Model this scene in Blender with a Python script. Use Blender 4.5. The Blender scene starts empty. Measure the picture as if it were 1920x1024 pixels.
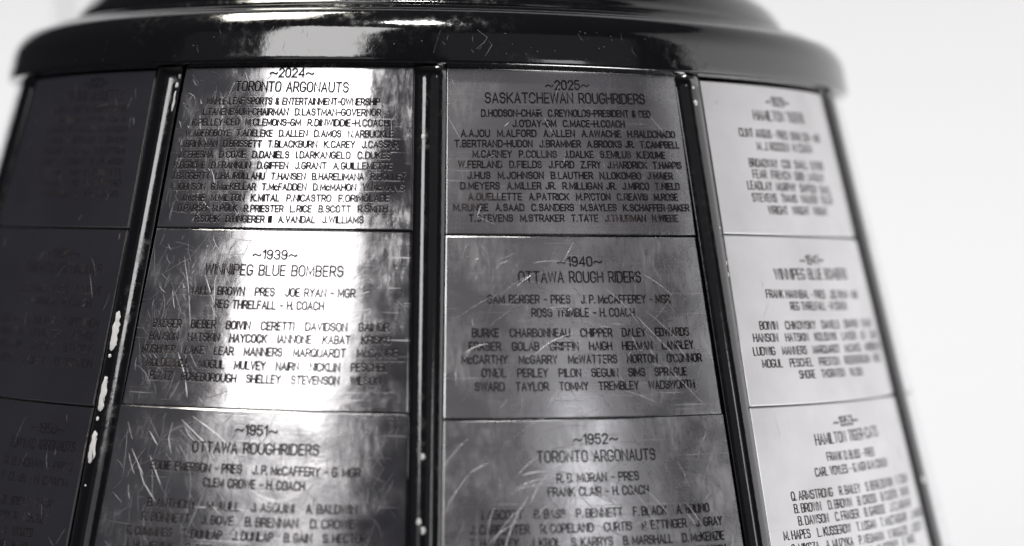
import bpy, math, random
from mathutils import Vector, Matrix

S = 0.2                      # metres per model unit (radius of the silver band at its top edge is about 1.03 units)
scene = bpy.context.scene
COL = scene.collection

# ------------------------------------------------------------------ camera
def make_camera():
    D, cz, yaw, pitch, roll = 5.70862, -0.333296, 0.0374262, -0.0199034, 0.0139182
    cy, sy, cp, sp = math.cos(yaw), math.sin(yaw), math.cos(pitch), math.sin(pitch)
    fwd = Vector((sy * cp, cy * cp, sp)); right = Vector((cy, -sy, 0)); up = right.cross(fwd)
    r2 = math.cos(roll) * right + math.sin(roll) * up
    u2 = -math.sin(roll) * right + math.cos(roll) * up
    cd = bpy.data.cameras.new('camera'); cam = bpy.data.objects.new('camera', cd); COL.objects.link(cam)
    m = Matrix((r2, u2, -fwd)).transposed().to_4x4(); m.translation = Vector((0, -D * S, cz * S))
    cam.matrix_world = m
    cd.sensor_width = 36.0; cd.lens = 4177.6 / 1920 * 36.0
    cd.clip_start = 0.02; cd.clip_end = 60
    cd.dof.use_dof = True; cd.dof.focus_distance = 4.69 * S; cd.dof.aperture_fstop = 2.9
    scene.camera = cam
make_camera()

# ------------------------------------------------------------------ world, studio lamps and added fills
w = bpy.data.worlds.new('World'); scene.world = w; w.use_nodes = True
bg = w.node_tree.nodes['Background']; bg.inputs[0].default_value = (0.026, 0.025, 0.030, 1); bg.inputs[1].default_value = 1.0
scene.view_settings.view_transform = 'Standard'; scene.view_settings.look = 'None'
scene.view_settings.exposure = 0; scene.view_settings.gamma = 1
scene.render.engine = 'CYCLES'

def softbox(name, az, dist, t, z, sx, sy, radiance, color=(1, 1, 1), aim=(0, 0, -0.3), roll=0.0):
    """rectangular area lamp; position given as azimuth, distance, sideways shift and height (model units)"""
    a = math.radians(az); n = Vector((math.sin(a), -math.cos(a), 0)); tt = Vector((math.cos(a), math.sin(a), 0))
    p = (n * dist + tt * t + Vector((0, 0, z))) * S
    ld = bpy.data.lights.new(name, 'AREA'); ld.shape = 'RECTANGLE'; ld.size = sx * S; ld.size_y = sy * S
    ld.energy = radiance * math.pi * sx * sy * S * S; ld.color = color
    o = bpy.data.objects.new(name, ld); COL.objects.link(o)
    d = (Vector(aim) * S - p).normalized()
    o.matrix_world = Matrix.Translation(p) @ d.to_track_quat('-Z', 'Y').to_matrix().to_4x4() @ Matrix.Rotation(math.radians(roll), 4, 'Z')
    return o
softbox('key_softbox', -30, 8, 0.1, 4.95, 4.0, 5.4, 3.3, (1.0, 0.985, 0.98), roll=-6.0)
softbox('left_fill', -53, 9, 0.0, 3.0, 4.2, 5.0, 0.03, (0.97, 0.97, 1.0))  # added dim fill, lifts the dark side of the left-centre plates
softbox('low_lamp', -30, 8, 0.6, 1.2, 3.6, 1.2, 0.30, (0.97, 0.97, 1.0))
softbox('high_fill', -8, 4.2, 0.0, 8.6, 1.3, 0.8, 165.0, (1.0, 0.985, 0.95), aim=(0, 0, 0))  # added small strong fill, brightens the paint chips
softbox('spill_lamp', 38, 8, -0.85, 1.45, 1.5, 1.7, 1.5, (0.97, 0.97, 1.0))
softbox('front_fill', 28, 9, 0.0, 3.0, 8.4, 6.0, 0.060, (1.0, 0.97, 1.0))  # added dim panel of light, gives the right-centre plates their grey reflection
softbox('ceiling_lamp', -112, 3.9, 0.0, 9.0, 5.2, 2.4, 17.0, (1.0, 0.97, 0.86), aim=(0, 0, 0))
for az, rad, up in ((75, 18.0, 5.0), (100, 10.5, 5.5), (132, 0.2, 6.0), (170, 1.6, 8.5), (-158, 21.5, 7.0)):
    a = math.radians(az)
    softbox('backdrop_fill', az, 4.0, 0, -6.5, 6.5, 3.0, rad, (1, 1, 1), aim=(13 * math.sin(a), -13 * math.cos(a), up))  # unseen fills added below the view to whiten the backdrop

# ------------------------------------------------------------------ helpers
R0, SL = 1.0318, 0.2662      # the band flares: radius = R0 - SL*z
def rc(z): return R0 - SL * z
def cone(th, z, off=0.0):
    t = math.radians(th); n = math.sqrt(1 + SL * SL); r = rc(z) + off / n
    return Vector((r * math.sin(t), -r * math.cos(t), z + off * SL / n)) * S

def mesh_obj(name, verts, faces, mat, parent=None, smooth=True, flat_from=None, uvs=None):
    me = bpy.data.meshes.new(name); me.from_pydata([tuple(v) for v in verts], [], faces); me.update()
    if smooth:
        me.polygons.foreach_set('use_smooth', [True if flat_from is None or i < flat_from else False for i in range(len(faces))])
    if uvs:
        ul = me.uv_layers.new(name='UVMap')
        for l in me.loops: ul.data[l.index].uv = uvs[l.vertex_index]
    if mat: me.materials.append(mat)
    o = bpy.data.objects.new(name, me); COL.objects.link(o)
    if parent: o.parent = parent
    return o

# ------------------------------------------------------------------ materials
class NT:
    def __init__(s, name):
        s.m = bpy.data.materials.new(name); s.m.use_nodes = True; s.t = s.m.node_tree; s.n = s.t.nodes; s.l = s.t.links
        s.b = s.n['Principled BSDF']
    def node(s, typ, **kw):
        x = s.n.new(typ)
        for k, v in kw.items():
            if k.startswith('i_'):
                key = k[2:]; key = int(key) if key.isdigit() else key.replace('_', ' ')
                inp = x.inputs[key]
                if hasattr(v, 'links') or isinstance(v, bpy.types.NodeSocket): s.l.new(v, inp)
                else: inp.default_value = v
            else: setattr(x, k, v)
        return x
    def math(s, op, a, b=None, c=None, clamp=False):
        x = s.n.new('ShaderNodeMath'); x.operation = op; x.use_clamp = clamp
        for i, v in enumerate((a, b, c)):
            if v is None: continue
            if isinstance(v, bpy.types.NodeSocket): s.l.new(v, x.inputs[i])
            else: x.inputs[i].default_value = v
        return x.outputs[0]
    def ramp(s, v, a, b, lo=0.0, hi=1.0):
        x = s.n.new('ShaderNodeMapRange'); x.clamp = True
        s.l.new(v, x.inputs[0]); x.inputs[1].default_value = a; x.inputs[2].default_value = b
        for i, q in ((3, lo), (4, hi)):
            if isinstance(q, bpy.types.NodeSocket): s.l.new(q, x.inputs[i])
            else: x.inputs[i].default_value = q
        return x.outputs[0]
    def mapping(s, vec, rot=0.0, scale=(1, 1, 1), loc=(0, 0, 0)):
        x = s.n.new('ShaderNodeMapping'); s.l.new(vec, x.inputs[0]); x.inputs[1].default_value = loc
        x.inputs[2].default_value = (0, 0, math.radians(rot)); x.inputs[3].default_value = scale
        return x.outputs[0]
    def noise(s, vec, scale, detail=4, rough=0.55, dist=0.0):
        x = s.n.new('ShaderNodeTexNoise'); s.l.new(vec, x.inputs['Vector']); x.inputs['Scale'].default_value = scale
        x.inputs['Detail'].default_value = detail; x.inputs['Roughness'].default_value = rough; x.inputs['Distortion'].default_value = dist
        return x.outputs[0]

def silver_material():
    g = NT('engraved_silver')
    uv = g.node('ShaderNodeUVMap').outputs[0]
    pol = g.node('ShaderNodeAttribute', attribute_type='OBJECT', attribute_name='polish').outputs['Fac']     # 0 mirror .. 1 brushed
    wear = g.node('ShaderNodeAttribute', attribute_type='OBJECT', attribute_name='wear').outputs['Fac']
    # smudges and rubbed haze
    haze = g.noise(uv, 9.0, 6, 0.55, 0.4)
    haze2 = g.noise(g.mapping(uv, 8, (3.0, 0.7, 1)), 30.0, 6, 0.7, 0.3)
    hz = g.math('MULTIPLY', g.ramp(haze, 0.40, 0.70), g.ramp(haze2, 0.3, 0.72))
    # hairlines: several families of stretched noise
    def hair(rot, sc, stretch, thr, warp):
        v = g.mapping(uv, rot, (stretch, 1, 1))
        n = g.noise(v, sc, 2, 0.5, warp)
        return g.ramp(n, thr, thr + 0.05)
    sm = g.noise(uv, 5.0, 3, 0.5)
    h1 = g.math('MULTIPLY', hair(78, 210, 0.018, 0.66, 0.10), g.ramp(sm, 0.42, 0.6))
    h2 = g.math('MULTIPLY', hair(118, 190, 0.02, 0.67, 0.12), g.ramp(g.noise(uv, 6.5, 2), 0.5, 0.62))
    h3 = g.math('MULTIPLY', hair(40, 180, 0.02, 0.67, 0.15), g.ramp(g.noise(g.mapping(uv, 0, (1, 1, 1), (7, 3, 0)), 6.0, 2), 0.48, 0.6))
    hr = g.math('MAXIMUM', h1, g.math('MAXIMUM', h2, h3))
    hr = g.math('MULTIPLY', hr, wear)
    brush = g.noise(g.mapping(uv, 90, (0.02, 1, 1)), 330, 3, 0.6)
    r0 = g.math('MULTIPLY_ADD', pol, 0.26, 0.085)
    rough = g.math('ADD', r0, g.math('MULTIPLY', g.math('MULTIPLY', hz, wear), 0.30))
    rough = g.math('ADD', rough, g.math('MULTIPLY', hr, 0.24))
    rough = g.math('ADD', rough, g.math('MULTIPLY', g.math('SUBTRACT', brush, 0.5), 0.045))
    g.l.new(rough, g.b.inputs['Roughness'])
    # tarnish
    tar = g.noise(uv, 3.5, 5, 0.6)
    mix = g.node('ShaderNodeMix', data_type='RGBA')
    g.l.new(g.ramp(tar, 0.4, 0.75), mix.inputs[0]); mix.inputs[6].default_value = (0.83, 0.82, 0.83, 1); mix.inputs[7].default_value = (0.66, 0.64, 0.65, 1)
    g.l.new(mix.outputs[2], g.b.inputs['Base Color'])
    g.b.inputs['Metallic'].default_value = 1.0
    # bump: gentle buckling, dents, brushed grain, scratches
    buck = g.noise(uv, 2.6, 2, 0.5)
    dent = g.noise(uv, 26, 3, 0.5)
    hgt = g.math('ADD', g.math('MULTIPLY', buck, 0.0075), g.math('MULTIPLY', g.math('MULTIPLY', dent, wear), 0.00035))
    hgt = g.math('ADD', hgt, g.math('MULTIPLY', brush, 0.00002))
    hgt = g.math('ADD', hgt, g.math('MULTIPLY', hr, -0.00007))
    bp = g.node('ShaderNodeBump', i_Strength=1.0, i_Distance=S); g.l.new(hgt, bp.inputs['Height'])
    g.l.new(bp.outputs[0], g.b.inputs['Normal'])
    return g.m
SILVER = silver_material()

def simple(name, col, rough, metal=0.0, spec=0.5):
    g = NT(name); g.b.inputs['Base Color'].default_value = (*col, 1); g.b.inputs['Roughness'].default_value = rough
    g.b.inputs['Metallic'].default_value = metal; g.b.inputs['Specular IOR Level'].default_value = spec
    return g
SCRATCH = simple('scratched_silver', (0.92, 0.91, 0.92), 0.38, 0.7).m
SCRATCH_FAINT = simple('faint_scratch_silver', (0.36, 0.355, 0.37), 0.45, 0.5).m
def ink_material():
    """dark filling of the engraved strokes; 'faded' (0..1) says how far it has been rubbed out"""
    g = NT('engraving_fill')
    uv = g.node('ShaderNodeTexCoord').outputs['Object']
    fade = g.node('ShaderNodeAttribute', attribute_type='OBJECT', attribute_name='faded').outputs['Fac']
    n = g.noise(uv, 220, 4, 0.6); n2 = g.noise(uv, 60, 3, 0.5)
    f = g.ramp(g.math('ADD', g.math('ADD', g.math('MULTIPLY', n, 0.6), g.math('MULTIPLY', n2, 0.4)), g.math('MULTIPLY', fade, 0.16)), 0.58, 0.78)
    mix = g.node('ShaderNodeMix', data_type='RGBA'); g.l.new(f, mix.inputs[0])
    mix.inputs[6].default_value = (0.014, 0.011, 0.012, 1); mix.inputs[7].default_value = (0.15, 0.122, 0.118, 1)
    g.l.new(mix.outputs[2], g.b.inputs['Base Color'])
    g.b.inputs['Roughness'].default_value = 0.75; g.b.inputs['Specular IOR Level'].default_value = 0.15
    return g.m
INK = ink_material()
def black_material():
    g = NT('black_lacquer')
    oc = g.node('ShaderNodeTexCoord').outputs['Object']
    n = g.noise(oc, 260, 5, 0.65); n2 = g.noise(oc, 22, 4, 0.6)
    rr = g.math('ADD', 0.075, g.math('MULTIPLY', g.math('MULTIPLY', g.ramp(n, 0.45, 0.7), g.ramp(n2, 0.42, 0.65)), 0.30))
    g.l.new(rr, g.b.inputs['Roughness'])
    g.b.inputs['Base Color'].default_value = (0.004, 0.0036, 0.0042, 1)
    g.b.inputs['Specular IOR Level'].default_value = 0.5; g.b.inputs['IOR'].default_value = 2.25
    bp = g.node('ShaderNodeBump', i_Strength=0.2, i_Distance=0.0002); g.l.new(g.noise(oc, 300, 4, 0.6), bp.inputs['Height'])
    g.l.new(bp.outputs[0], g.b.inputs['Normal'])
    return g.m
BLACK = black_material()
CHIP = simple('bare_white_primer', (0.90, 0.89, 0.89), 0.6).m
WALL = simple('white_backdrop_paper', (0.745, 0.745, 0.76), 0.9, 0, 0.1).m
POLEM = simple('pale_metal_pole', (0.62, 0.61, 0.64), 0.35, 0.3).m

# ------------------------------------------------------------------ setting
def make_backdrop():
    vs, fs = [], []; n = 72; rad = 13.5; a0, a1 = 70.0, 211.0; zs = (-8.5, -4, 0, 4, 9, 15)
    for i in range(n + 1):
        a = math.radians(a0 + (a1 - a0) * i / n)
        for z in zs: vs.append(Vector((rad * math.sin(a), -rad * math.cos(a), z)) * S)
    m = len(zs)
    for i in range(n):
        for j in range(m - 1): fs.append((i * m + j, (i + 1) * m + j, (i + 1) * m + j + 1, i * m + j + 1))
    o = mesh_obj('backdrop', vs, fs, WALL); o['kind'] = 'structure'
    fl = [Vector((22 * math.cos(k * math.pi / 24), 22 * math.sin(k * math.pi / 24), -8.52)) * S for k in range(48)]
    FLOORM = simple('studio_floor_grey', (0.10, 0.10, 0.105), 0.6).m
    o = mesh_obj('floor', fl, [tuple(range(48))], FLOORM, smooth=False); o['kind'] = 'structure'
make_backdrop()

def lathe(profile, mat, name, parent, seg=256, cx=0.0):
    vs, fs = [], []; m = len(profile)
    for i in range(seg):
        a = 2 * math.pi * i / seg
        for r, z in profile: vs.append(Vector((cx + r * math.sin(a), -r * math.cos(a), z)) * S)
    for i in range(seg):
        k = (i + 1) % seg
        for j in range(m - 1): fs.append((i * m + j, k * m + j, k * m + j + 1, i * m + j + 1))
    return mesh_obj(name, vs, fs, mat, parent)

def rounded(pts, rad, n=5):
    """round the corners of a profile"""
    out = [pts[0]]
    for i in range(1, len(pts) - 1):
        p, a, b = Vector(pts[i]), Vector(pts[i - 1]), Vector(pts[i + 1])
        ra = rad[i] if isinstance(rad, (list, tuple)) else rad
        da, db = (a - p), (b - p); l = min(ra, da.length * 0.49, db.length * 0.49)
        s, e = p + da.normalized() * l, p + db.normalized() * l
        for k in range(n + 1):
            t = k / n; out.append(tuple(s * (1 - t) ** 2 + p * 2 * t * (1 - t) + e * t * t))
    out.append(pts[-1]); return out
# ------------------------------------------------------------------ the trophy base
TROPHY = bpy.data.objects.new('trophy_base', None); COL.objects.link(TROPHY)
TROPHY['label'] = 'black lacquered trophy base with columns of scratched silver plates engraved with winners'
TROPHY['category'] = 'trophy'

# a plinth under the band, the body behind the plates, the collar and the foot of the cup above it
lathe([(0.0, 0.0), (R0 - 0.025, 0.0)] + [(rc(z) - 0.016, z) for z in (-0.0, -0.3, -0.6, -0.9, -1.12)] + [(0, -1.12)], BLACK, 'body', TROPHY)
PLZ = rounded([(0, -1.12), (rc(-1.1) + 0.02, -1.12), (rc(-1.1) + 0.06, -1.28), (rc(-1.1) + 0.11, -1.32), (rc(-1.1) + 0.11, -1.45), (0, -1.45)], 0.03)
lathe(PLZ, BLACK, 'plinth', TROPHY)
COLLAR = rounded([(1.0, -0.002), (1.036, 0.003), (1.0545, 0.011), (1.0540, 0.022), (1.041, 0.088), (1.012, 0.122), (0.975, 0.132), (0.962, 0.141), (0.90, 0.143), (0.0, 0.143)],
                 [0, 0.004, 0.008, 0.006, 0.022, 0.03, 0.004, 0.004, 0.01, 0])
lathe(COLLAR, BLACK, 'collar', TROPHY)
CUP = rounded([(0.0, 0.1435), (0.898, 0.1435), (0.903, 0.152), (0.893, 0.16), (0.889, 0.175), (0.86, 0.215), (0.79, 0.26), (0.66, 0.30), (0.45, 0.34), (0.3, 0.42), (0.24, 0.6), (0.0, 0.6)],
              [0, 0.003, 0.004, 0.004, 0.01, 0.03, 0.05, 0.05, 0.05, 0.05, 0.02, 0])
lathe(CUP, BLACK, 'cup_foot', TROPHY)

# ribs between the columns of plates
RIB_AZ = [-33.0, -0.1, 32.5, 65.35, 98.1, 130.8, 163.5, 196.3, 229.0, 261.7, -65.5]
RHO = 0.0500; ALPHA = 45.0
def rib_profile():
    """cross-section of a rib: nearly flat crown, quicker turn at the shoulders; rows of (slope angle, x, height)"""
    rows, x, y = [(0.0, 0.0, 0.0)], 0.0, 0.0; N = 90
    for i in range(N):
        al = (i + 0.5) * ALPHA / N; wgt = 1.3 if al < 7 else (0.45 if al < 27 else 1.3)
        q = math.radians(al); x += wgt * math.cos(q); y -= wgt * math.sin(q); rows.append((al + 0.5 * ALPHA / N, x, y))
    k = 0.0352 / x
    return [(a, p * k, q * k) for a, p, q in rows]
RIBP = rib_profile(); RIBH = -RIBP[-1][2]
def rib_pt(az, al, z, off=0.0):
    a = math.radians(az); e = Vector((math.sin(a), -math.cos(a), 0)); t = Vector((math.cos(a), math.sin(a), 0))
    al = max(-ALPHA, min(ALPHA, al)); f = abs(al) / ALPHA * 90; i = min(89, int(f)); f -= i
    x = RIBP[i][1] * (1 - f) + RIBP[i + 1][1] * f; y = RIBP[i][2] * (1 - f) + RIBP[i + 1][2] * f
    if al < 0: x = -x
    q = math.radians(al)
    return (e * (rc(z) - 0.001 + RIBH + y) + t * x + (t * math.sin(q) + e * math.cos(q)) * off + Vector((0, 0, z))) * S
def rib_angle(x):
    ax = min(abs(x), RIBP[-1][1] * 0.999); i = 0
    while RIBP[i + 1][1] < ax: i += 1
    f = (ax - RIBP[i][1]) / (RIBP[i + 1][1] - RIBP[i][1])
    return math.copysign(RIBP[i][0] * (1 - f) + RIBP[i + 1][0] * f, x)
def make_rib(az):
    vs, fs = [], []; zs = [0.004 - 1.1 * k / 40 for k in range(41)]; n = 30
    for z in zs:
        for i in range(n + 1): vs.append(rib_pt(az, -ALPHA + 2 * ALPHA * i / n, z))
        vs.append(rib_pt(az, ALPHA, z, -0.02)); vs.append(rib_pt(az, -ALPHA, z, -0.02))
    m = n + 3
    for j in range(len(zs) - 1):
        for i in range(m):
            fs.append((j * m + i, (j + 1) * m + i, (j + 1) * m + (i + 1) % m, j * m + (i + 1) % m))
    # rounded cap at the top
    for s in (1.0,):
        fs.append(tuple(range(m - 1, -1, -1)))
    return mesh_obj('rib', vs, fs, BLACK, TROPHY)
RIBS = [make_rib(a) for a in RIB_AZ]

def make_chip(rib, az, al, z, wid, hgt, seed, thick=0.0012, lean=0.0):
    """a place where the lacquer has flaked off, with a ragged outline: al runs from -45 to 45 across the rib, sizes in units"""
    rnd = random.Random(seed); n = max(14, int(60 * hgt / 0.1)); n = min(n, 48)
    ph = [rnd.uniform(0, 6.28) for _ in range(4)]
    x0 = al / 45 * 0.033; vs = [rib_pt(az, rib_angle(x0), z, thick)]; fs = []
    out = []
    for i in range(n):
        a = 2 * math.pi * i / n
        rr = 1 + 0.14 * math.sin(3 * a + ph[0]) + 0.14 * math.sin(5 * a + ph[1]) + 0.13 * math.sin(9 * a + ph[2]) + rnd.uniform(-0.2, 0.2)
        # squarer ends than an ellipse
        ca, sa = math.cos(a), math.sin(a)
        x = wid / 2 * math.copysign(abs(ca) ** 0.7, ca) * rr; y = hgt / 2 * math.copysign(abs(sa) ** 0.8, sa) * (1 + 0.04 * rnd.uniform(-1, 1))
        out.append((x, y))
    rings = ((0.0, None), (0.55, thick), (0.9, thick), (1.0, thick * 0.3))
    rows = []
    for f, off in rings[1:]:
        row = []
        for x, y in out:
            row.append(len(vs)); vs.append(rib_pt(az, rib_angle(x0 + x * f + lean * y * f), z + y * f, off))
        rows.append(row)
    for i in range(n):
        k = (i + 1) % n; fs.append((0, rows[0][i], rows[0][k]))
        for a, b in zip(rows, rows[1:]): fs.append((a[i], b[i], b[k], a[k]))
    return mesh_obj('paint_chip', vs, fs, CHIP, rib)

# ------------------------------------------------------------------ silver plates
def bil(c, s, t):
    (a, b, d, e) = c
    return ((a[0] * (1 - s) + b[0] * s) * (1 - t) + (d[0] * (1 - s) + e[0] * s) * t,
            (a[1] * (1 - s) + b[1] * s) * (1 - t) + (d[1] * (1 - s) + e[1] * s) * t)
def make_plate(corners, seed, polish, wear, label=None, tilt=0.0, bow=0.0, drop=0.0010, yaw=0.0):
    rnd = random.Random(seed)
    H = abs(corners[0][1] - corners[2][1]); W = math.radians(abs(corners[1][0] - corners[0][0])) * 1.1
    e = 0.0022
    ss = [0, e / W] + [e / W + (1 - 2 * e / W) * i / 26 for i in range(1, 26)] + [1 - e / W, 1]
    ts = [0, e / H] + [e / H + (1 - 2 * e / H) * i / 10 for i in range(1, 10)] + [1 - e / H, 1]
    vs, uv, inner, border = [], [], [], []
    ox, oy = rnd.uniform(0, 40), rnd.uniform(0, 40)
    ns, nt = len(ss), len(ts)
    for j, t in enumerate(ts):
        for i, s in enumerate(ss):
            th, z = bil(corners, s, t)
            edge = i in (0, ns - 1) or j in (0, nt - 1)
            off = -drop if edge else 0.0
            off += tilt * (0.5 - t) * H + bow * (1 - (2 * s - 1) ** 2) + yaw * (s - 0.5) * W
            vs.append(cone(th, z, off)); uv.append((math.radians(th) * 1.1 + ox, z + oy))
    for j in range(nt - 1):
        for i in range(ns - 1):
            f = (j * ns + i, (j + 1) * ns + i, (j + 1) * ns + i + 1, j * ns + i + 1)
            (border if (i in (0, ns - 2) or j in (0, nt - 2)) else inner).append(f)
    loop = [i for i in range(ns)] + [j * ns + ns - 1 for j in range(1, nt)] + [(nt - 1) * ns + i for i in range(ns - 2, -1, -1)] + [j * ns for j in range(nt - 2, 0, -1)]
    base = len(vs)
    for q in loop:
        i, j = q % ns, q // ns
        th, z = bil(corners, ss[i], ts[j]); vs.append(cone(th, z, -0.014)); uv.append(uv[q])
    L = len(loop)
    for a in range(L):
        b = (a + 1) % L; border.append((loop[b], loop[a], base + a, base + b))
    remap = {}; nb = []
    for f in border:
        g = []
        for q in f:
            if q not in remap: remap[q] = len(vs); vs.append(vs[q]); uv.append(uv[q])
            g.append(remap[q])
        nb.append(tuple(g))
    o = mesh_obj('silver_plate', vs, inner + nb, SILVER, TROPHY, flat_from=len(inner), uvs=uv)
    o['polish'] = float(polish); o['wear'] = float(wear)
    if label: o['label'] = label
    return o

# ------------------------------------------------------------------ engraved lettering: single-stroke letters on a grid 18 high
G = {
 'A': (10, '00 5i a0|26 86'), 'B': (9, '00 0i 6i 8h 9f 9c 8a 69 09|69 88 97 93 81 60 00'), 'C': (10, 'ae 9g 7i 3i 1g 0e 04 12 30 70 92 a4'),
 'D': (10, '00 0i 6i 9g ae a4 92 60 00'), 'E': (8, '80 00 0i 8i|09 79'), 'F': (8, '00 0i 8i|09 79'),
 'G': (10, 'ae 9g 7i 3i 1g 0e 04 12 30 70 92 a4 a8 58'), 'H': (10, '00 0i|a0 ai|09 a9'), 'I': (0, '00 0i'), 'J': (8, '04 12 30 50 72 84 8i'),
 'K': (10, '00 0i|ai 07|3a a0'), 'L': (8, '0i 00 80'), 'M': (12, '00 0i 63 ci c0'), 'N': (10, '00 0i a0 ai'),
 'O': (10, '04 0e 1g 3i 7i 9g ae a4 92 70 30 12 04'), 'P': (9, '00 0i 6i 8h 9f 9b 89 68 08'), 'Q': (10, '04 0e 1g 3i 7i 9g ae a4 92 70 30 12 04|64 b0'),
 'R': (9, '00 0i 6i 8h 9f 9b 89 68 08|58 a0'), 'S': (9, '04 12 30 60 82 94 97 89 6a 39 1b 0d 0f 1h 3i 6i 8g 9e'), 'T': (10, '50 5i|0i ai'),
 'U': (10, '0i 04 12 30 70 92 a4 ai'), 'V': (10, '0i 50 ai'), 'W': (14, '0i 30 7i b0 ei'), 'X': (10, '00 ai|0i a0'), 'Y': (10, '0i 59 ai|59 50'),
 'Z': (9, '0i 9i 00 90'), 'c': (7, '7a 5c 2c 0a 02 20 50 72'), 'a': (7, '7c 70|7a 5c 2c 0a 02 20 50 72'), 'e': (7, '07 77 7a 5c 2c 0a 02 20 60'),
 '0': (9, '04 0e 1g 3i 6i 8g 9e 94 82 60 30 12 04'), '1': (4, '0e 4i 40'), '2': (9, '0e 1g 3i 6i 8g 9e 9c 00 90'),
 '3': (9, '0e 1g 3i 6i 8g 9e 9b 79 49|79 97 93 81 60 30 12 04'), '4': (10, '80 8i 05 a5'), '5': (9, '8i 1i 0a 5b 8a 97 94 82 60 30 12 04'),
 '8': (9, '39 1b 0d 1g 3i 6i 8g 9d 8b 69 39 17 04 12 30 60 82 94 87 69'), '9': (9, '04 12 30 60 82 95 9e 8g 6i 3i 1g 0e 0b 19 38 68 8a 9c'),
 '~': (14, '06 18 39 59 97 b6 d7 e9'), '-': (6, '08 68'), '.': (0, '00 01'), "'": (0, '0i 0e'), '&': (9, '90 1d 1g 3i 5i 7g 7e 17 03 20 50 97'),
}
def glyph_strokes(ch):
    wd, st = G[ch]
    return wd, [[(int(p[0], 36), int(p[1], 36)) for p in s.split()] for s in st.split('|')]
def plate_off(key, z, th):
    c = PL[key]; W = math.radians(abs(c[1][0] - c[0][0])) * 1.1; H = abs(c[0][1] - c[2][1]); t = (c[0][1] - z) / H
    s0 = c[0][0] * (1 - t) + c[2][0] * t; s1 = c[1][0] * (1 - t) + c[3][0] * t
    return TILT.get(key, 0.0) * (0.5 - t) * H + YAW.get(key, 0.0) * ((th - s0) / (s1 - s0) - 0.5) * W
LIP_GLINT = simple('painted_lip_glint', (0.62, 0.61, 0.62), 0.42, 0.8).m      # pale strip below each stroke: edge highlight of the cut, painted in
def engraved_line(plate, rec, seed, thick, lift, key):
    s, th0, z0, th1, z1, h = rec
    x = 0.0; strokes = []
    for k, ch in enumerate(s):
        if ch == ' ':
            x += ((2.5 if h < 0.0145 else 7.0) if s[k - 1] == '.' and s[k + 1] != ' ' else 8.5) if s[k - 1] != ' ' else 8.0; continue
        wd, ss = glyph_strokes(ch)
        for q in ss: strokes.append([(x + a, b) for a, b in q])
        x += wd + (3.2 if ch in '.-' else 4.0)
    W = x - 4.0
    rm = rc((z0 + z1) / 2); length = math.radians(th1 - th0) * rm
    kx = length / W; ky = h / 18.0 / math.sqrt(1 + SL * SL)
    hw = thick / 2
    vs, fs = [], []
    lip_glint = []
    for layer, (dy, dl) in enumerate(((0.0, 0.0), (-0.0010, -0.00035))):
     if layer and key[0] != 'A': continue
     for n, q in enumerate(strokes):
        pts = [Vector((a * kx, (b - 9) * ky + dy)) for a, b in q]
        off = lift + dl + 0.00004 * (n % 3)
        m = len(pts); base = len(vs)
        for i, p in enumerate(pts):
            d0 = (pts[i] - pts[i - 1]).normalized() if i else (pts[1] - pts[0]).normalized()
            d1 = (pts[i + 1] - pts[i]).normalized() if i < m - 1 else d0
            if pts[0] == pts[-1] and m > 2:
                if i == 0: d0 = (pts[-1] - pts[-2]).normalized()
                if i == m - 1: d1 = (pts[1] - pts[0]).normalized()
            d = (d0 + d1)
            d = d.normalized() if d.length > 0.2 else d0
            nn = Vector((-d.y, d.x)); c = max(0.45, abs(d.dot(d0)))
            w2 = hw / c
            pe = p
            if not (pts[0] == pts[-1] and m > 2):
                if i == 0: pe = p - d1 * hw * 0.8
                if i == m - 1: pe = p + d0 * hw * 0.8
            for sgn in (-1, 1):
                v = pe + nn * w2 * sgn
                f = v.x / length
                zz = z0 + (z1 - z0) * f + v.y; vs.append(cone(th0 + (th1 - th0) * f, zz, off + plate_off(key, zz, th0 + (th1 - th0) * f)))
        for i in range(m - 1): fs.append((base + 2 * i, base + 2 * i + 2, base + 2 * i + 3, base + 2 * i + 1)); lip_glint.append(layer)
    o = mesh_obj('engraved_line', vs, fs, INK, plate, smooth=False); o.data.materials.append(LIP_GLINT); o.data.polygons.foreach_set('material_index', lip_glint); o['faded'] = FADE.get(key, 0.2); return o

# ------------------------------------------------------------------ scratches: fine raised burrs on the silver
def scratch_strip(vs, fs, pts, w0, lift, sd, key):
    """pts: (theta, z) along the scratch"""
    rnd = random.Random(sd); m = len(pts); base = len(vs)
    for i, (th, z) in enumerate(pts):
        a = pts[max(i - 1, 0)]; b = pts[min(i + 1, m - 1)]
        d = Vector((math.radians(b[0] - a[0]) * rc(z), b[1] - a[1])); d = d.normalized() if d.length > 0 else Vector((1, 0))
        nn = Vector((-d.y, d.x)); t = i / (m - 1)
        w = w0 * (math.sin(math.pi * min(1, max(0, t * 0.96 + 0.02))) ** 0.6) * rnd.uniform(0.55, 1.1) / 2
        for sgn, lf in ((-1, lift), (0, lift + w * 0.5), (1, lift)):
            v = nn * w * sgn
            vs.append(cone(th + math.degrees(v.x / rc(z)), z + v.y, lf + plate_off(key, z, th)))
    for i in range(m - 1):
        for k in (0, 1): fs.append((base + 3 * i + k, base + 3 * i + 3 + k, base + 3 * i + 4 + k, base + 3 * i + 1 + k))
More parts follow.
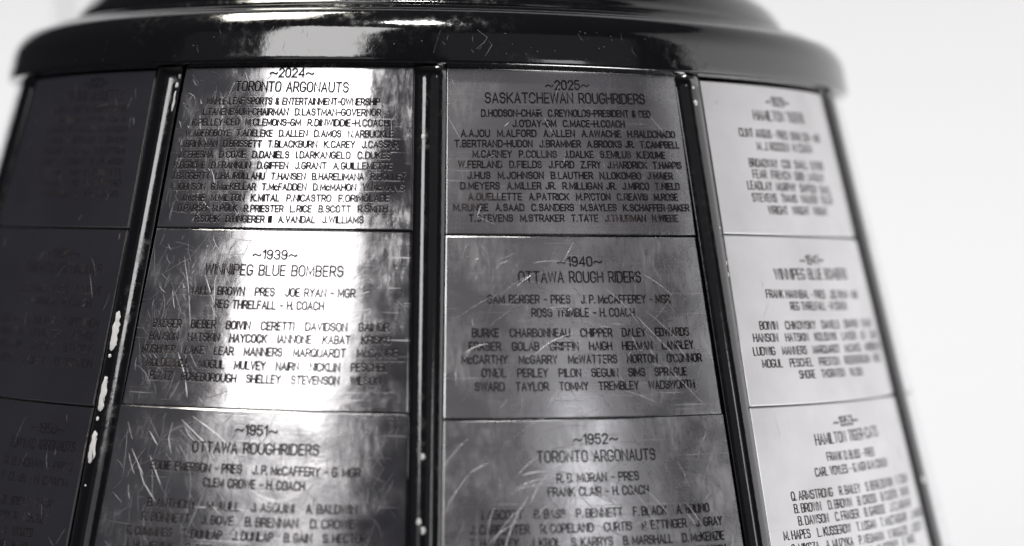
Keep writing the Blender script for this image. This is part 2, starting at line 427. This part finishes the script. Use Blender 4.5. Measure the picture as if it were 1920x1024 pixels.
def scratches(key, n, seed, lo, hi, special=(), spread=None, wid=1.0):
    plate, corners = PLATE[key], PL[key]; bright = []
    rnd = random.Random(seed); vs, fs = [], []
    for k in range(n):
        s, t = rnd.uniform(0.02, 0.98), rnd.uniform(0.02, 0.98)
        if spread: s, t = spread(rnd)
        th, z = bil(corners, s, t)
        ang = math.radians(rnd.choice((rnd.gauss(100, 14), rnd.gauss(62, 12), rnd.gauss(125, 12), rnd.uniform(0, 180))))
        L = rnd.uniform(lo, hi) * rnd.choice((0.4, 0.6, 1, 1)); cur = rnd.gauss(0, 0.5)
        m = 7; pts = []; L *= 1.3
        for i in range(m):
            a = ang + cur * (i / (m - 1) - 0.5); pts.append((th, z))
            th += math.degrees(math.cos(a) * L / (m - 1) / rc(z)); z += math.sin(a) * L / (m - 1)
        if any(not (min(corners[0][0], corners[2][0]) + 0.3 < p[0] < max(corners[1][0], corners[3][0]) - 0.3 and corners[2][1] + 0.008 < p[1] < corners[0][1] - 0.008) for p in pts): continue
        f0 = len(fs); scratch_strip(vs, fs, pts, rnd.choice((0.0005, 0.0006, 0.0008, 0.0012)) * wid, 0.0011, k + seed * 999, key)
        mi = 0 if rnd.random() < 0.2 else 1; bright += [mi] * (len(fs) - f0)
    for k, (pts, w) in enumerate(special):
        P2 = []
        for i in range(len(pts) - 1):
            for q in range(4):
                f = q / 4; P2.append((pts[i][0] * (1 - f) + pts[i + 1][0] * f, pts[i][1] * (1 - f) + pts[i + 1][1] * f))
        P2.append(pts[-1]); f0 = len(fs); scratch_strip(vs, fs, P2, w, 0.0012, k + seed * 77, key); bright += [0 if (w > 0.0010 or len(special) < 20) else 1] * (len(fs) - f0)
    if not fs: return
    o = mesh_obj('scratches', vs, fs, SCRATCH, plate, smooth=True); o['kind'] = 'stuff'
    o.data.materials.append(SCRATCH_FAINT); o.data.polygons.foreach_set('material_index', bright)
    return o

PL = {
 'A0': [(-30.73, 0.002), (-2.05, 0.002), (-30.91, -0.3406), (-1.94, -0.3391)],
 'A1': [(-30.88, -0.3432), (-1.936, -0.3417), (-31.20, -0.7098), (-1.77, -0.7077)],
 'A2': [(-31.20, -0.7124), (-1.77, -0.7101), (-31.65, -1.085), (-1.60, -1.083)],
 'B0': [(1.82, 0.002), (30.65, 0.002), (1.757, -0.3462), (30.42, -0.3410)],
 'B1': [(1.757, -0.3502), (30.44, -0.3458), (1.61, -0.7190), (30.50, -0.7150)],
 'B2': [(1.61, -0.7214), (30.54, -0.7176), (1.45, -1.088), (30.75, -1.088)],
 'C0': [(34.53, -0.003), (63.38, -0.005), (34.38, -0.3370), (63.60, -0.3425)],
 'C1': [(34.35, -0.3404), (63.50, -0.3472), (34.19, -0.7033), (63.73, -0.7067)],
 'C2': [(34.16, -0.7066), (63.76, -0.7106), (33.95, -1.085), (64.0, -1.085)],
 'D0': [(-63.06, -0.001), (-35.22, 0.001), (-63.4, -0.3420), (-34.92, -0.3426)],
 'D1': [(-63.4, -0.3455), (-34.95, -0.3461), (-63.7, -0.7160), (-34.95, -0.7178)],
 'D2': [(-63.7, -0.7190), (-34.94, -0.7209), (-63.9, -1.085), (-34.9, -1.088)],
}
for nm, a0, a1 in (('E', -96.0, -67.6), ('F', 67.3, 96.2)):
    for j, (t, b) in enumerate(((0.0, -0.342), (-0.3455, -0.713), (-0.7165, -1.086))):
        PL[nm + str(j)] = [(a0, t), (a1, t), (a0, b), (a1, b)]
SET = {'A': (0.08, 1.1), 'B': (0.62, 0.8), 'C': (0.35, 0.2), 'D': (0.34, 0.12), 'E': (0.4, 0.5), 'F': (0.4, 0.5)}
YEARS = {'A0': '2024', 'A1': '1939', 'A2': '1951', 'B0': '2025', 'B1': '1940', 'B2': '1952', 'C1': '1941', 'C2': '1953'}
TILT = {'A2': 0.030, 'A1': -0.012, 'B0': 0.006, 'B1': -0.006}
YAW = {'A1': -0.010, 'A2': -0.016, 'B0': 0.004, 'B1': -0.006, 'B2': 0.006}
FADE = {'A1': 0.5, 'A2': 0.35, 'A0': 0.0, 'D0': 0.45, 'D1': 0.5, 'D2': 0.5, 'B2': 0.2}
TEXT = {
 'A0': [
  ('~2024~', -19.13, -0.0105, -13.81, -0.012, 0.0189),
  ('TORONTO ARGONAUTS', -23.33, -0.0397, -9.55, -0.0425, 0.0206),
  ('MAPLE LEAF SPORTS & ENTERTAINMENT-OWNERSHIP', -26.85, -0.0712, -5.84, -0.0731, 0.0139),
  ('L.TANENBAUM-CHAIRMAN  D. LASTMAN-GOVERNOR', -27.17, -0.0941, -5.64, -0.0956, 0.0138),
  ('K. PELLEY-CEO  M. CLEMONS-GM  R. DINWIDDIE-H. COACH', -28.4, -0.1164, -4.74, -0.1179, 0.0138),
  ('W. ADEBOBOYE  T. ADELEKE  D. ALLEN  D. AMOS  N. ARBUCKLE', -29.04, -0.1398, -4.16, -0.1408, 0.0138),
  ('J. BRINKMAN  D. BRISSETT  T. BLACKBURN  K. CAREY  J. CASSAR', -29.53, -0.1627, -3.61, -0.163, 0.0137),
  ('J. CERESNA  D. COXIE  D. DANIELS  I. DARKANGELO  C. DUKES', -29.64, -0.1856, -4.37, -0.1855, 0.0137),
  ('R. DEROME  D. FRANKLIN  D. GIFFEN  J. GRANT  A. GUILLEMETTE', -29.91, -0.2085, -4.15, -0.2077, 0.0137),
  ('J. HAGGERTY  L. HAJRULLAHU  T. HANSEN  B. HARELIMANA  R. HOLLEY', -30.02, -0.2314, -2.66, -0.2301, 0.0136),
  ('A. JOHNSON  G. MacKELLAR  T. McFADDEN  D. McMAHON  W. McMANIS', -29.99, -0.2542, -2.77, -0.2518, 0.0136),
  ('J. McHIE  M. MILTON  K. MITAL  P. NICASTRO  F. ORIMOLADE', -28.31, -0.2773, -4.36, -0.2748, 0.0136),
  ('D. PARISH  M. POLK  R. PRIESTER  L. RICE  B. SCOTT  R. SMITH', -28.43, -0.2999, -4.49, -0.2969, 0.0135),
  ('R. SOPIK  D. UNGERER III  A. VANDAL  J. WILLIAMS', -26.1, -0.3215, -7.0, -0.3196, 0.0135),
 ],
 'B0': [
  ('~2025~', 13.41, -0.0302, 18.68, -0.027, 0.019),
  ('SASKATCHEWAN ROUGHRIDERS', 6.24, -0.0604, 25.84, -0.0525, 0.0213),
  ('D. HODSON-CHAIR  C. REYNOLDS-PRESIDENT & CEO', 5.75, -0.0928, 26.39, -0.0844, 0.0139),
  ("J. O'DAY-GM  C. MACE-H. COACH", 9.32, -0.1133, 22.8, -0.108, 0.0139),
  ('A. AJOU  M. ALFORD  A. ALLEN  A. AWACHIE  H. BALDONADO', 3.45, -0.1361, 29.44, -0.1268, 0.0138),
  ('T. BERTRAND-HUDON  J. BRAMMER  A. BROOKS JR.  T. CAMPBELL', 2.73, -0.1578, 29.84, -0.1491, 0.0138),
  ('M. CARNEY  P. COLLINS  J. DALKE  S. EMILUS  K. EXUME', 4.73, -0.179, 27.7, -0.1721, 0.0138),
  ('W. FERLAND  D. FIELDS  J. FORD  Z. FRY  J. HARDRICK  T. HARRIS', 3.14, -0.2012, 29.73, -0.1932, 0.0137),
  ('J. HUS  M. JOHNSON  B. LAUTHER  N. LOKOMBO  J. MAIER', 4.12, -0.2237, 28.34, -0.2165, 0.0137),
  ('D. MEYERS  A. MILLER JR.  R. MILLIGAN JR.  J. MIRCO  T. NIELD', 3.36, -0.2456, 29.1, -0.2384, 0.0137),
  ('A. OUELLETTE  A. PATRICK  M. PICTON  C. REAVIS  M. ROSE', 4.21, -0.268, 28.67, -0.2614, 0.0136),
  ('M. RUNGE  A. SAAD  C. SANDERS  M. SAYLES  K. SCHAFFER-BAKER', 2.6, -0.2906, 30.0, -0.2838, 0.0136),
  ('T. STEVENS  M. STRAKER  T. TATE  J. THURMAN  N. WIEBE', 4.24, -0.3122, 28.29, -0.3065, 0.0136),
 ],
 'C0': [
  ('~1929~', 46.17, -0.0393, 51.38, -0.0379, 0.0205),
  ('HAMILTON TIGERS', 43.09, -0.0728, 54.53, -0.0711, 0.0229),
  ('CLINT ANGUS - PRES  ERNIE COX - MGR', 39.8, -0.1135, 58.09, -0.1153, 0.0183),
  ('M. J. RODDEN  H. COACH', 42.65, -0.1423, 54.85, -0.1409, 0.0183),
  ('BROADWAY  COX  SMALL  ELFORD', 40.6, -0.1806, 57.22, -0.1793, 0.0182),
  ('FEAR  FRENCH  GIBB  LANGLEY', 40.89, -0.2052, 56.7, -0.2067, 0.0182),
  ('LEADLAY  MURPHY  SIMPSON  SMALL', 39.6, -0.2304, 57.84, -0.2344, 0.0181),
  ('STEVENS  TIMMIS  WALKER  WELCH', 40.04, -0.2572, 57.59, -0.2579, 0.018),
  ('WRIGHT  WRIGHT  WRIGHT', 42.44, -0.2845, 55.38, -0.284, 0.018),
 ],
 'A1': [
  ('~1939~', -18.66, -0.3934, -13.84, -0.3929, 0.0187),
  ('WINNIPEG BLUE BOMBERS', -23.84, -0.4262, -8.85, -0.4252, 0.0215),
  ('WALLY BROWN   PRES   JOE RYAN - MGR', -25.48, -0.4712, -7.47, -0.4693, 0.0163),
  ('REG THRELFALL - H. COACH', -22.21, -0.4977, -10.59, -0.4964, 0.0163),
  ('BADGER   BIEBER   BOIVIN   CERETTI   DAVIDSON   GAINOR', -29.05, -0.5412, -3.88, -0.5377, 0.0162),
  ('HANSON   HATSKIN   HAYCOCK   IANNONE   KABAT   KRISKO', -29.18, -0.5679, -3.67, -0.5633, 0.0162),
  ('KUSHNER   LAKE   LEAR   MANNERS   MARQUARDT   McCANCE', -29.83, -0.5948, -3.0, -0.5898, 0.0161),
  ('MULDERHILL   MOGUL   MULVEY   NAIRN   NICKLIN   PESCHEL', -29.03, -0.6217, -3.89, -0.6189, 0.0161),
  ('PLATZ   ROSEBOROUGH   SHELLEY   STEVENSON   WILSON', -28.38, -0.6486, -4.52, -0.6457, 0.016),
 ],
 'B1': [
  ('~1940~', 13.56, -0.4, 18.41, -0.3986, 0.0194),
  ('OTTAWA ROUGH RIDERS', 9.3, -0.4325, 22.77, -0.4302, 0.0222),
  ('SAM BERGER - PRES   J. P. McCAFFEREY - MGR', 6.05, -0.4782, 25.99, -0.4761, 0.0164),
  ('ROSS TRIMBLE - H. COACH', 10.5, -0.5051, 21.61, -0.5037, 0.0164),
  ('BURKE   CHARBONNEAU   CHIPPER   DALEY   EDWARDS', 4.41, -0.5467, 27.76, -0.5443, 0.0163),
  ('FRASER   GOLAB   GRIFFIN   HAIGH   HERMAN   LANGLEY', 4.08, -0.5741, 28.14, -0.5715, 0.0162),
  ("McCARTHY   McGARRY   McWATTERS   NORTON   O'CONNOR", 3.35, -0.6006, 28.9, -0.5983, 0.0162),
  ("O'NEIL   PERLEY   PILON   SEGUIN   SIMS   SPRAGUE", 5.31, -0.627, 26.91, -0.6263, 0.0161),
  ('SWARD   TAYLOR   TOMMY   TREMBLEY   WADSWORTH', 4.63, -0.6547, 27.63, -0.6524, 0.0161),
 ],
 'C1': [
  ('~1941~', 46.51, -0.3945, 51.49, -0.3936, 0.0209),
  ('WINNIPEG BLUE BOMBERS', 41.38, -0.4247, 56.75, -0.4262, 0.0238),
  ('FRANK HANNIBAL - PRES   JOE RYAN - MGR', 39.41, -0.4671, 58.6, -0.4743, 0.0176),
  ('REG THRELFALL - H. COACH', 43.08, -0.4946, 54.74, -0.4977, 0.0176),
  ('BOIVIN   CHIKOWSKY   DANIELS   DRAPER   EVANS', 37.53, -0.5347, 60.92, -0.5407, 0.0174),
  ('HANSON   HATSKIN   KOLISNYK   LANDER   LEE   LEAR', 36.29, -0.5603, 61.8, -0.5671, 0.0173),
  ('LUDWIG   MANNERS   MARQUARDT   McCANCE   MOBBERLEY', 35.96, -0.589, 62.28, -0.5938, 0.0173),
  ('MOGUL   PESCHEL   PRESTON   ROSEBOROUGH   REED', 36.96, -0.6155, 61.25, -0.62, 0.0172),
  ('SHORE   THORNTON   WILSON', 42.37, -0.6423, 55.09, -0.6456, 0.0172),
 ],
 'A2': [
  ('~1951~', -18.23, -0.7498, -14.12, -0.7505, 0.0197),
  ('OTTAWA ROUGHRIDERS', -22.42, -0.7882, -10.04, -0.7847, 0.0207),
  ('EDDIE EMERSON - PRES   J. P. McCAFFERY - G. MGR', -26.56, -0.8285, -6.07, -0.827, 0.0168),
  ('CLEM CROWE - H. COACH', -20.86, -0.8566, -11.15, -0.8565, 0.0167),
  ('B. ANTHONY   M. AULL   J. ASQUINI   A. BALDWIN', -26.33, -0.9029, -6.23, -0.8986, 0.0166),
  ('R. BONNETT   J. BOVE   B. BRENNAN   D. CROWE', -26.76, -0.9311, -6.41, -0.9276, 0.0166),
  ('R. CUMMINGS   T. DUNLAP   J. DUNLAP   B. GAIN   S. HECTOR', -28.16, -0.9608, -5.3, -0.9548, 0.0165),
  ('J. HUMENIUK   B. GORMAN   P. MANSFIELD   N. McNIVEN', -28.2, -0.9885, -5.01, -0.9833, 0.0165),
 ],
 'B2': [
  ('~1952~', 14.01, -0.7596, 18.41, -0.759, 0.0198),
  ('TORONTO ARGONAUTS', 10.4, -0.7936, 22.16, -0.7927, 0.0219),
  ('R. B. MORAN - PRES', 12.2, -0.836, 20.22, -0.8345, 0.0169),
  ('FRANK CLAIR - H. COACH', 11.28, -0.8626, 21.1, -0.8627, 0.0168),
  ('I. ASCOTT   B. BASS   P. BENNETT   F. BLACK   A. BRUNO', 5.11, -0.9061, 27.33, -0.9042, 0.0167),
  ('J. CARPENTER   R. COPELAND   CURTIS   R. ETTINGER   J. GRAY', 4.02, -0.9351, 28.58, -0.9316, 0.0167),
  ('T. HARPLEY   J. KROL   S. KARRYS   B. MARSHALL   D. McKENZIE', 4.01, -0.9616, 28.59, -0.9611, 0.0166),
  ("A. O'CONNOR   N. PYZER   J. ROBERTSON   D. SCOTT   P. SCULLION", 3.91, -0.9886, 28.62, -0.9884, 0.0166),
 ],
 'C2': [
  ('~1953~', 46.58, -0.7493, 51.32, -0.7479, 0.0212),
  ('HAMILTON TIGER-CATS', 42.88, -0.7826, 55.3, -0.7796, 0.0234),
  ('FRANK D. BLISS - PRES', 44.26, -0.8202, 53.41, -0.8227, 0.018),
  ('CARL VOYLES - G. MGR & H. COACH', 41.89, -0.8503, 55.95, -0.8497, 0.018),
  ('Q. ARMSTRONG   R. BAILEY   S. BEREZOWSKI   F. COLIN', 37.77, -0.8947, 60.79, -0.8937, 0.0184),
  ('B. BROWN   D. BROWN   B. CROSS   B. CUSTIS   DAVIS', 37.89, -0.9204, 60.24, -0.9216, 0.0184),
  ('B. DAWSON   C. FRASER   B. GARSIDE   J. C. LAGAWAY', 38.16, -0.9462, 60.13, -0.9479, 0.0183),
  ('M. HAPES   L. KUSSEROW   T. LOGAN   T. MACTAGGART   J. MASON', 35.87, -0.9733, 62.82, -0.976, 0.0182),
  ('S. MIKSZA   A. MUZYKA   P. NEUMANN   V. RAGAZZO   J. SCOTT', 36.66, -1.0014, 61.9, -1.0041, 0.0182),
  ('R. TOOHY   B. TRUSZKOWSKI   V. WOZNEY   E. WHITE', 37.35, -1.0316, 58.79, -1.0263, 0.0181),
 ],
 'D0': [
  ('~2023~', -48.0, -0.023, -43.1, -0.0225, 0.0201),
  ('MONTREAL ALOUETTES', -52.35, -0.0503, -39.64, -0.0528, 0.0226),
  ('P. PELADEAU-OWNER  M. WEIGHTMAN-PRES', -55.1, -0.0778, -38.67, -0.0839, 0.0148),
  ('D. MACIOCIA-GM  J. MAAS-H. COACH', -52.92, -0.1023, -38.78, -0.1056, 0.0147),
  ('D. ALEXANDER  W. ACKLIN  N. ANTHONY', -54.68, -0.1245, -37.96, -0.1293, 0.0146),
  ('M. BEDE  P. BORDNER  C. BROWN', -53.39, -0.1483, -37.96, -0.1521, 0.0146),
  ('D. DALLAIRE  C. FAJARDO  W. FLETCHER', -54.38, -0.1722, -37.78, -0.1755, 0.0146),
  ('D. GIRARD  J. GRANT  K. JOHNSON', -53.93, -0.1966, -37.6, -0.1988, 0.0145),
  ('L. LEMON  T. MACK  A. MATTE', -53.5, -0.2209, -37.57, -0.2232, 0.0144),
  ('C. PHILPOT  S. SPIEKER  T. SNEAD', -53.35, -0.2451, -37.4, -0.2463, 0.0144),
  ('W. STANBACK  R. WILLIAMS', -51.63, -0.2694, -37.54, -0.2706, 0.0143),
 ],
 'D1': [
  ('~1938~', -47.92, -0.3995, -41.53, -0.4008, 0.0198),
  ('TORONTO ARGONAUTS', -51.12, -0.4327, -37.64, -0.4325, 0.0226),
  ('L. CONACHER - PRES   T. REEVE', -52.4, -0.4784, -37.0, -0.4777, 0.0172),
  ('L. HAYMAN - H. COACH', -49.38, -0.5048, -38.19, -0.5056, 0.0171),
  ('BURTON   COULTER   EVERNDEN', -53.76, -0.5458, -36.44, -0.5463, 0.017),
  ('ISBISTER   LEVANTIS   MORRIS', -53.36, -0.574, -36.3, -0.5732, 0.017),
  ('SELKIRK   STORY   STUKUS', -52.86, -0.6019, -36.23, -0.6012, 0.0169),
  ('WEST   WEDLEY   THORNTON', -52.07, -0.6317, -36.28, -0.6314, 0.0168),
 ],
 'D2': [
  ('~1950~', -43.1, -0.772, -38.26, -0.7719, 0.0204),
  ('TORONTO ARGONAUTS', -46.04, -0.8083, -36.34, -0.8046, 0.0215),
  ('R. B. MORAN - PRES', -46.22, -0.8472, -36.16, -0.8461, 0.0174),
  ('F. CLAIR - H. COACH', -46.08, -0.8786, -36.44, -0.8794, 0.0173),
  ('ASCOTT   BASS   BRYDSON   DUNCAN', -49.41, -0.9308, -37.64, -0.9242, 0.0173),
  ('CURTIS   FOWLER   McKENZIE', -48.75, -0.9612, -37.93, -0.9564, 0.0172),
  ('KARRYS   TITANIC   TOOGOOD', -49.1, -0.9915, -39.7, -0.9873, 0.0172),
  ('VOLPE   WESTLAKE   WHALEY', -49.46, -1.0219, -40.03, -1.0165, 0.0171),
 ],
}

PLATE = {}
for i, (k, c) in enumerate(PL.items()):
    pol, wear = SET[k[0]]
    pol = {'A1': 0.17, 'A2': 0.22}.get(k, pol)
    wear = {'B0': 0.35, 'B2': 1.0, 'A0': 1.2}.get(k, wear)
    lab = {'A': 'dark mirror-bright silver plate heavily scratched, with a white reflection', 'B': 'grey brushed silver plate', 'C': 'pale silver plate reflecting white',
           'D': 'dark unlit silver plate'}.get(k[0])
    if k in YEARS: lab += ', headed ' + YEARS[k]
    PLATE[k] = make_plate(c, 11 + i * 7, pol, wear, lab, TILT.get(k, 0.0), 0.0, 0.0035 if k[0] == 'D' else (0.0024 if k == 'A2' else 0.0010), YAW.get(k, 0.0))
    for j, rec in enumerate(TEXT.get(k, ())):
        big = rec[5] > 0.019 or j < 1
        engraved_line(PLATE[k], rec, j, (0.0027 if big else 0.0024) * {'A': 1.08, 'B': 1.05, 'C': 0.8, 'D': 0.45}.get(k[0], 1.0), 0.0015 if k[0] == 'A' else 0.0009, k)

def arc(cx, cz, r, a0, a1, n=9, e=1.0):
    """arc in (theta, z) round a centre given in degrees and units"""
    return [(cx + math.degrees(r * e * math.cos(math.radians(a0 + (a1 - a0) * i / n)) / rc(cz)), cz + r * math.sin(math.radians(a0 + (a1 - a0) * i / n))) for i in range(n + 1)]
SP = {}
SP['A2'] = [([(-27.3, -0.762), (-26.2, -0.79)], 0.0022), ([(-24.9, -0.742), (-25.1, -0.775), (-24.6, -0.805)], 0.002), ([(-24.0, -0.735), (-21.5, -0.775), (-20.0, -0.81)], 0.002),
            ([(-22.8, -0.728), (-20.2, -0.76), (-18.6, -0.785)], 0.003), ([(-26.9, -0.81), (-25.2, -0.87)], 0.0022), ([(-29.0, -0.80), (-27.3, -0.85)], 0.0016)]
for q in range(9): SP['A2'].append((arc(-13.5, -0.80 - q * 0.0016, 0.085 + q * 0.0012, 215 + q * 3, 325 - q * 2), 0.0030 if q in (1, 4) else 0.0016))
rq = random.Random(8)
for q in range(26):
    th, z, a = rq.uniform(-29, -5), rq.uniform(-0.99, -0.74), rq.choice((rq.gauss(-62, 9), rq.gauss(58, 10))); L = rq.uniform(0.03, 0.11)
    SP['A2'].append(([(th, z), (th + math.degrees(math.cos(math.radians(a)) * L / 2.5), z + math.sin(math.radians(a)) * L / 2), (th + math.degrees(math.cos(math.radians(a + 8)) * L / 1.25), z + math.sin(math.radians(a + 6)) * L)], rq.choice((0.0007, 0.0010, 0.0015))))
SP['B2'] = []
rq = random.Random(5)
for q in range(120):
    r = rq.uniform(0.03, 0.30); a = rq.uniform(20, 150); SP['B2'].append((arc(15.5 + rq.gauss(0, 3.0), -1.03 + rq.gauss(0, 0.045), r, a, a + rq.uniform(8, 40), e=0.9), rq.choice((0.0008, 0.0010, 0.0014, 0.0022))))
SP['B1'] = []
for q in range(60):
    r = rq.uniform(0.10, 0.30); a = rq.uniform(15, 120); SP['B1'].append((arc(14.5 + rq.gauss(0, 4.0), -0.70 + rq.gauss(0, 0.06), r, a, a + rq.uniform(6, 28), e=0.9), rq.choice((0.0007, 0.0010, 0.0016))))
SP['B1'] += [([(21.5, -0.505), (26, -0.60)], 0.0014), ([(23, -0.50), (26.6, -0.565)], 0.0011), ([(24, -0.60), (28.6, -0.70)], 0.0012), ([(9.5, -0.40), (6.5, -0.48), (5.5, -0.55)], 0.0008)]
SP['A1'] = [([(-22.0, -0.37), (-22.6, -0.45), (-21.9, -0.56)], 0.0018), ([(-26.7, -0.40), (-25.5, -0.47), (-24.6, -0.55)], 0.0012), ([(-23.8, -0.44), (-22.3, -0.50)], 0.0018),
            ([(-9.6, -0.49), (-6.0, -0.465)], 0.0014), ([(-8.6, -0.515), (-5.8, -0.50)], 0.0012), ([(-9.8, -0.555), (-6.8, -0.54)], 0.0016), ([(-20.6, -0.60), (-18.0, -0.66), (-15.4, -0.705)], 0.0014),
            ([(-25.6, -0.60), (-24.3, -0.65)], 0.0022), ([(-24.3, -0.655), (-23.8, -0.69)], 0.0026)]
SP['A0'] = [([(-25.2, -0.06), (-24.5, -0.10), (-24.9, -0.14)], 0.0012), ([(-27.6, -0.10), (-27.2, -0.135)], 0.0012), ([(-5.3, -0.10), (-5.2, -0.17)], 0.0008), ([(-4.4, -0.115), (-4.3, -0.16)], 0.001)]
SP['B0'] = [([(26.1, -0.085), (28.5, -0.135)], 0.0010), ([(1.9, -0.10), (3.4, -0.15)], 0.0008), ([(5.5, -0.285), (5.1, -0.31), (7.0, -0.325)], 0.0016)]
left = lambda r: (min(0.98, abs(r.gauss(0.0, 0.35)) + 0.02), r.uniform(0.02, 0.98))
edge = lambda r: (r.choice((abs(r.gauss(0, 0.02)) + 0.015, 0.985 - abs(r.gauss(0, 0.02)))), r.uniform(0.02, 0.98))
for k, n, lo, hi, spf in (('A0', 230, 0.006, 0.045, left), ('A1', 300, 0.006, 0.07, left), ('A2', 330, 0.02, 0.10, None), ('B0', 45, 0.01, 0.04, None), ('B1', 200, 0.008, 0.06, None),
                     ('B2', 220, 0.01, 0.07, None), ('C0', 10, 0.01, 0.05, None), ('C1', 10, 0.01, 0.05, None), ('C2', 12, 0.01, 0.05, None), ('D0', 12, 0.01, 0.04, None), ('D1', 18, 0.01, 0.06, None), ('D2', 24, 0.01, 0.08, None)):
    scratches(k, n, 3 + ord(k[0]) + ord(k[1]), lo, hi, SP.get(k, ()), spf, 1.0)

# paint flaked off the ribs: (rib, angle round it, height, width, length)
for k, (ri, al, z, wd, hg) in enumerate((
    (0, -9, -0.560, 0.019, 0.082), (0, -12, -0.612, 0.008, 0.008), (0, -11, -0.690, 0.018, 0.072), (0, -14, -0.742, 0.008, 0.009), (0, -13, -0.800, 0.020, 0.066), (0, -12, -0.878, 0.005, 0.004),
    (0, 42, -0.016, 0.004, 0.010), (0, 39, -0.07, 0.0035, 0.045), (0, 39, -0.035, 0.005, 0.012),
    (1, -6, -0.792, 0.009, 0.012), (1, -14, -0.918, 0.009, 0.013), (1, -3, -0.935, 0.009, 0.014), (1, -18, -0.145, 0.007, 0.01),
    (2, 4, -0.022, 0.006, 0.006), (2, 5, -0.055, 0.009, 0.012), (2, 26, -0.325, 0.004, 0.005), (2, 36, -0.40, 0.006, 0.009), (2, 38, -0.425, 0.006, 0.010),
    (3, -22, -0.905, 0.012, 0.016))):
    make_chip(RIBS[ri], RIB_AZ[ri], al, z, wd, hg, 40 + k)

# fine scratches and specks of dust on the face of the collar
def collar_marks():
    rnd = random.Random(21); vs, fs = [], []
    def face(th, z, off):
        t = math.radians(th); r = 1.0540 + (z - 0.022) * (1.041 - 1.0540) / 0.066 + off
        return Vector((r * math.sin(t), -r * math.cos(t), z)) * S
    def line(pts, w):
        base = len(vs); m = len(pts)
        for i, (th, z) in enumerate(pts):
            a = pts[max(i - 1, 0)]; b = pts[min(i + 1, m - 1)]
            d = Vector((math.radians(b[0] - a[0]) * 1.05, b[1] - a[1])).normalized(); nn = Vector((-d.y, d.x)) * (w / 2 if 0 < i < m - 1 else w / 5)
            for sg in (-1, 1): vs.append(face(th + sg * math.degrees(nn.x / 1.05), z + sg * nn.y, 0.0007))
        for i in range(m - 1): fs.append((base + 2 * i, base + 2 * i + 2, base + 2 * i + 3, base + 2 * i + 1))
    line([(5.2, 0.082), (6.4, 0.066), (6.0, 0.055), (5.1, 0.041)], 0.0011)
    line([(6.6, 0.058), (6.9, 0.050), (6.1, 0.026)], 0.0011)
    line([(1.0, 0.080), (0.2, 0.030)], 0.0007)
    for k in range(26):
        th, z = rnd.uniform(-30, 40), rnd.uniform(0.026, 0.084); a = rnd.uniform(0.8, 2.3); L = rnd.uniform(0.004, 0.02)
        line([(th, z), (th + math.degrees(math.cos(a) * L / 2), z + math.sin(a) * L * 0.4), (th + math.degrees(math.cos(a) * L), min(0.086, z + math.sin(a) * L))], 0.0006)
    for k in range(36):
        th, z = rnd.choice((rnd.uniform(-60, 60), rnd.gauss(17, 5))), rnd.uniform(0.024, 0.086); q = rnd.uniform(0.0006, 0.0014)
        line([(th, z), (th + math.degrees(q), z + q * 0.3), (th + math.degrees(2 * q), z)], q * 1.4)
    o = mesh_obj('scratches', vs, fs, SCRATCH_FAINT, bpy.data.objects['collar'], smooth=False); o['kind'] = 'stuff'
collar_marks()

# a thin pale upright standing far behind on the left, out of focus
def pole():
    vs, fs = [], []; n = 20
    P = Vector((-1.40, 2.9, 0))
    for z in (-5.5, 9.0):
        for i in range(n):
            a = 2 * math.pi * i / n; vs.append((P + Vector((0.022 * math.cos(a), 0.022 * math.sin(a), z))) * S)
    for i in range(n): fs.append((i, (i + 1) % n, n + (i + 1) % n, n + i))
    fs.append(tuple(range(n, 2 * n)))
    o = mesh_obj('backdrop_pole', vs, fs, POLEM)
    o['label'] = 'thin pale blurred upright pole behind the trophy at the top left'; o['category'] = 'pole'
pole()
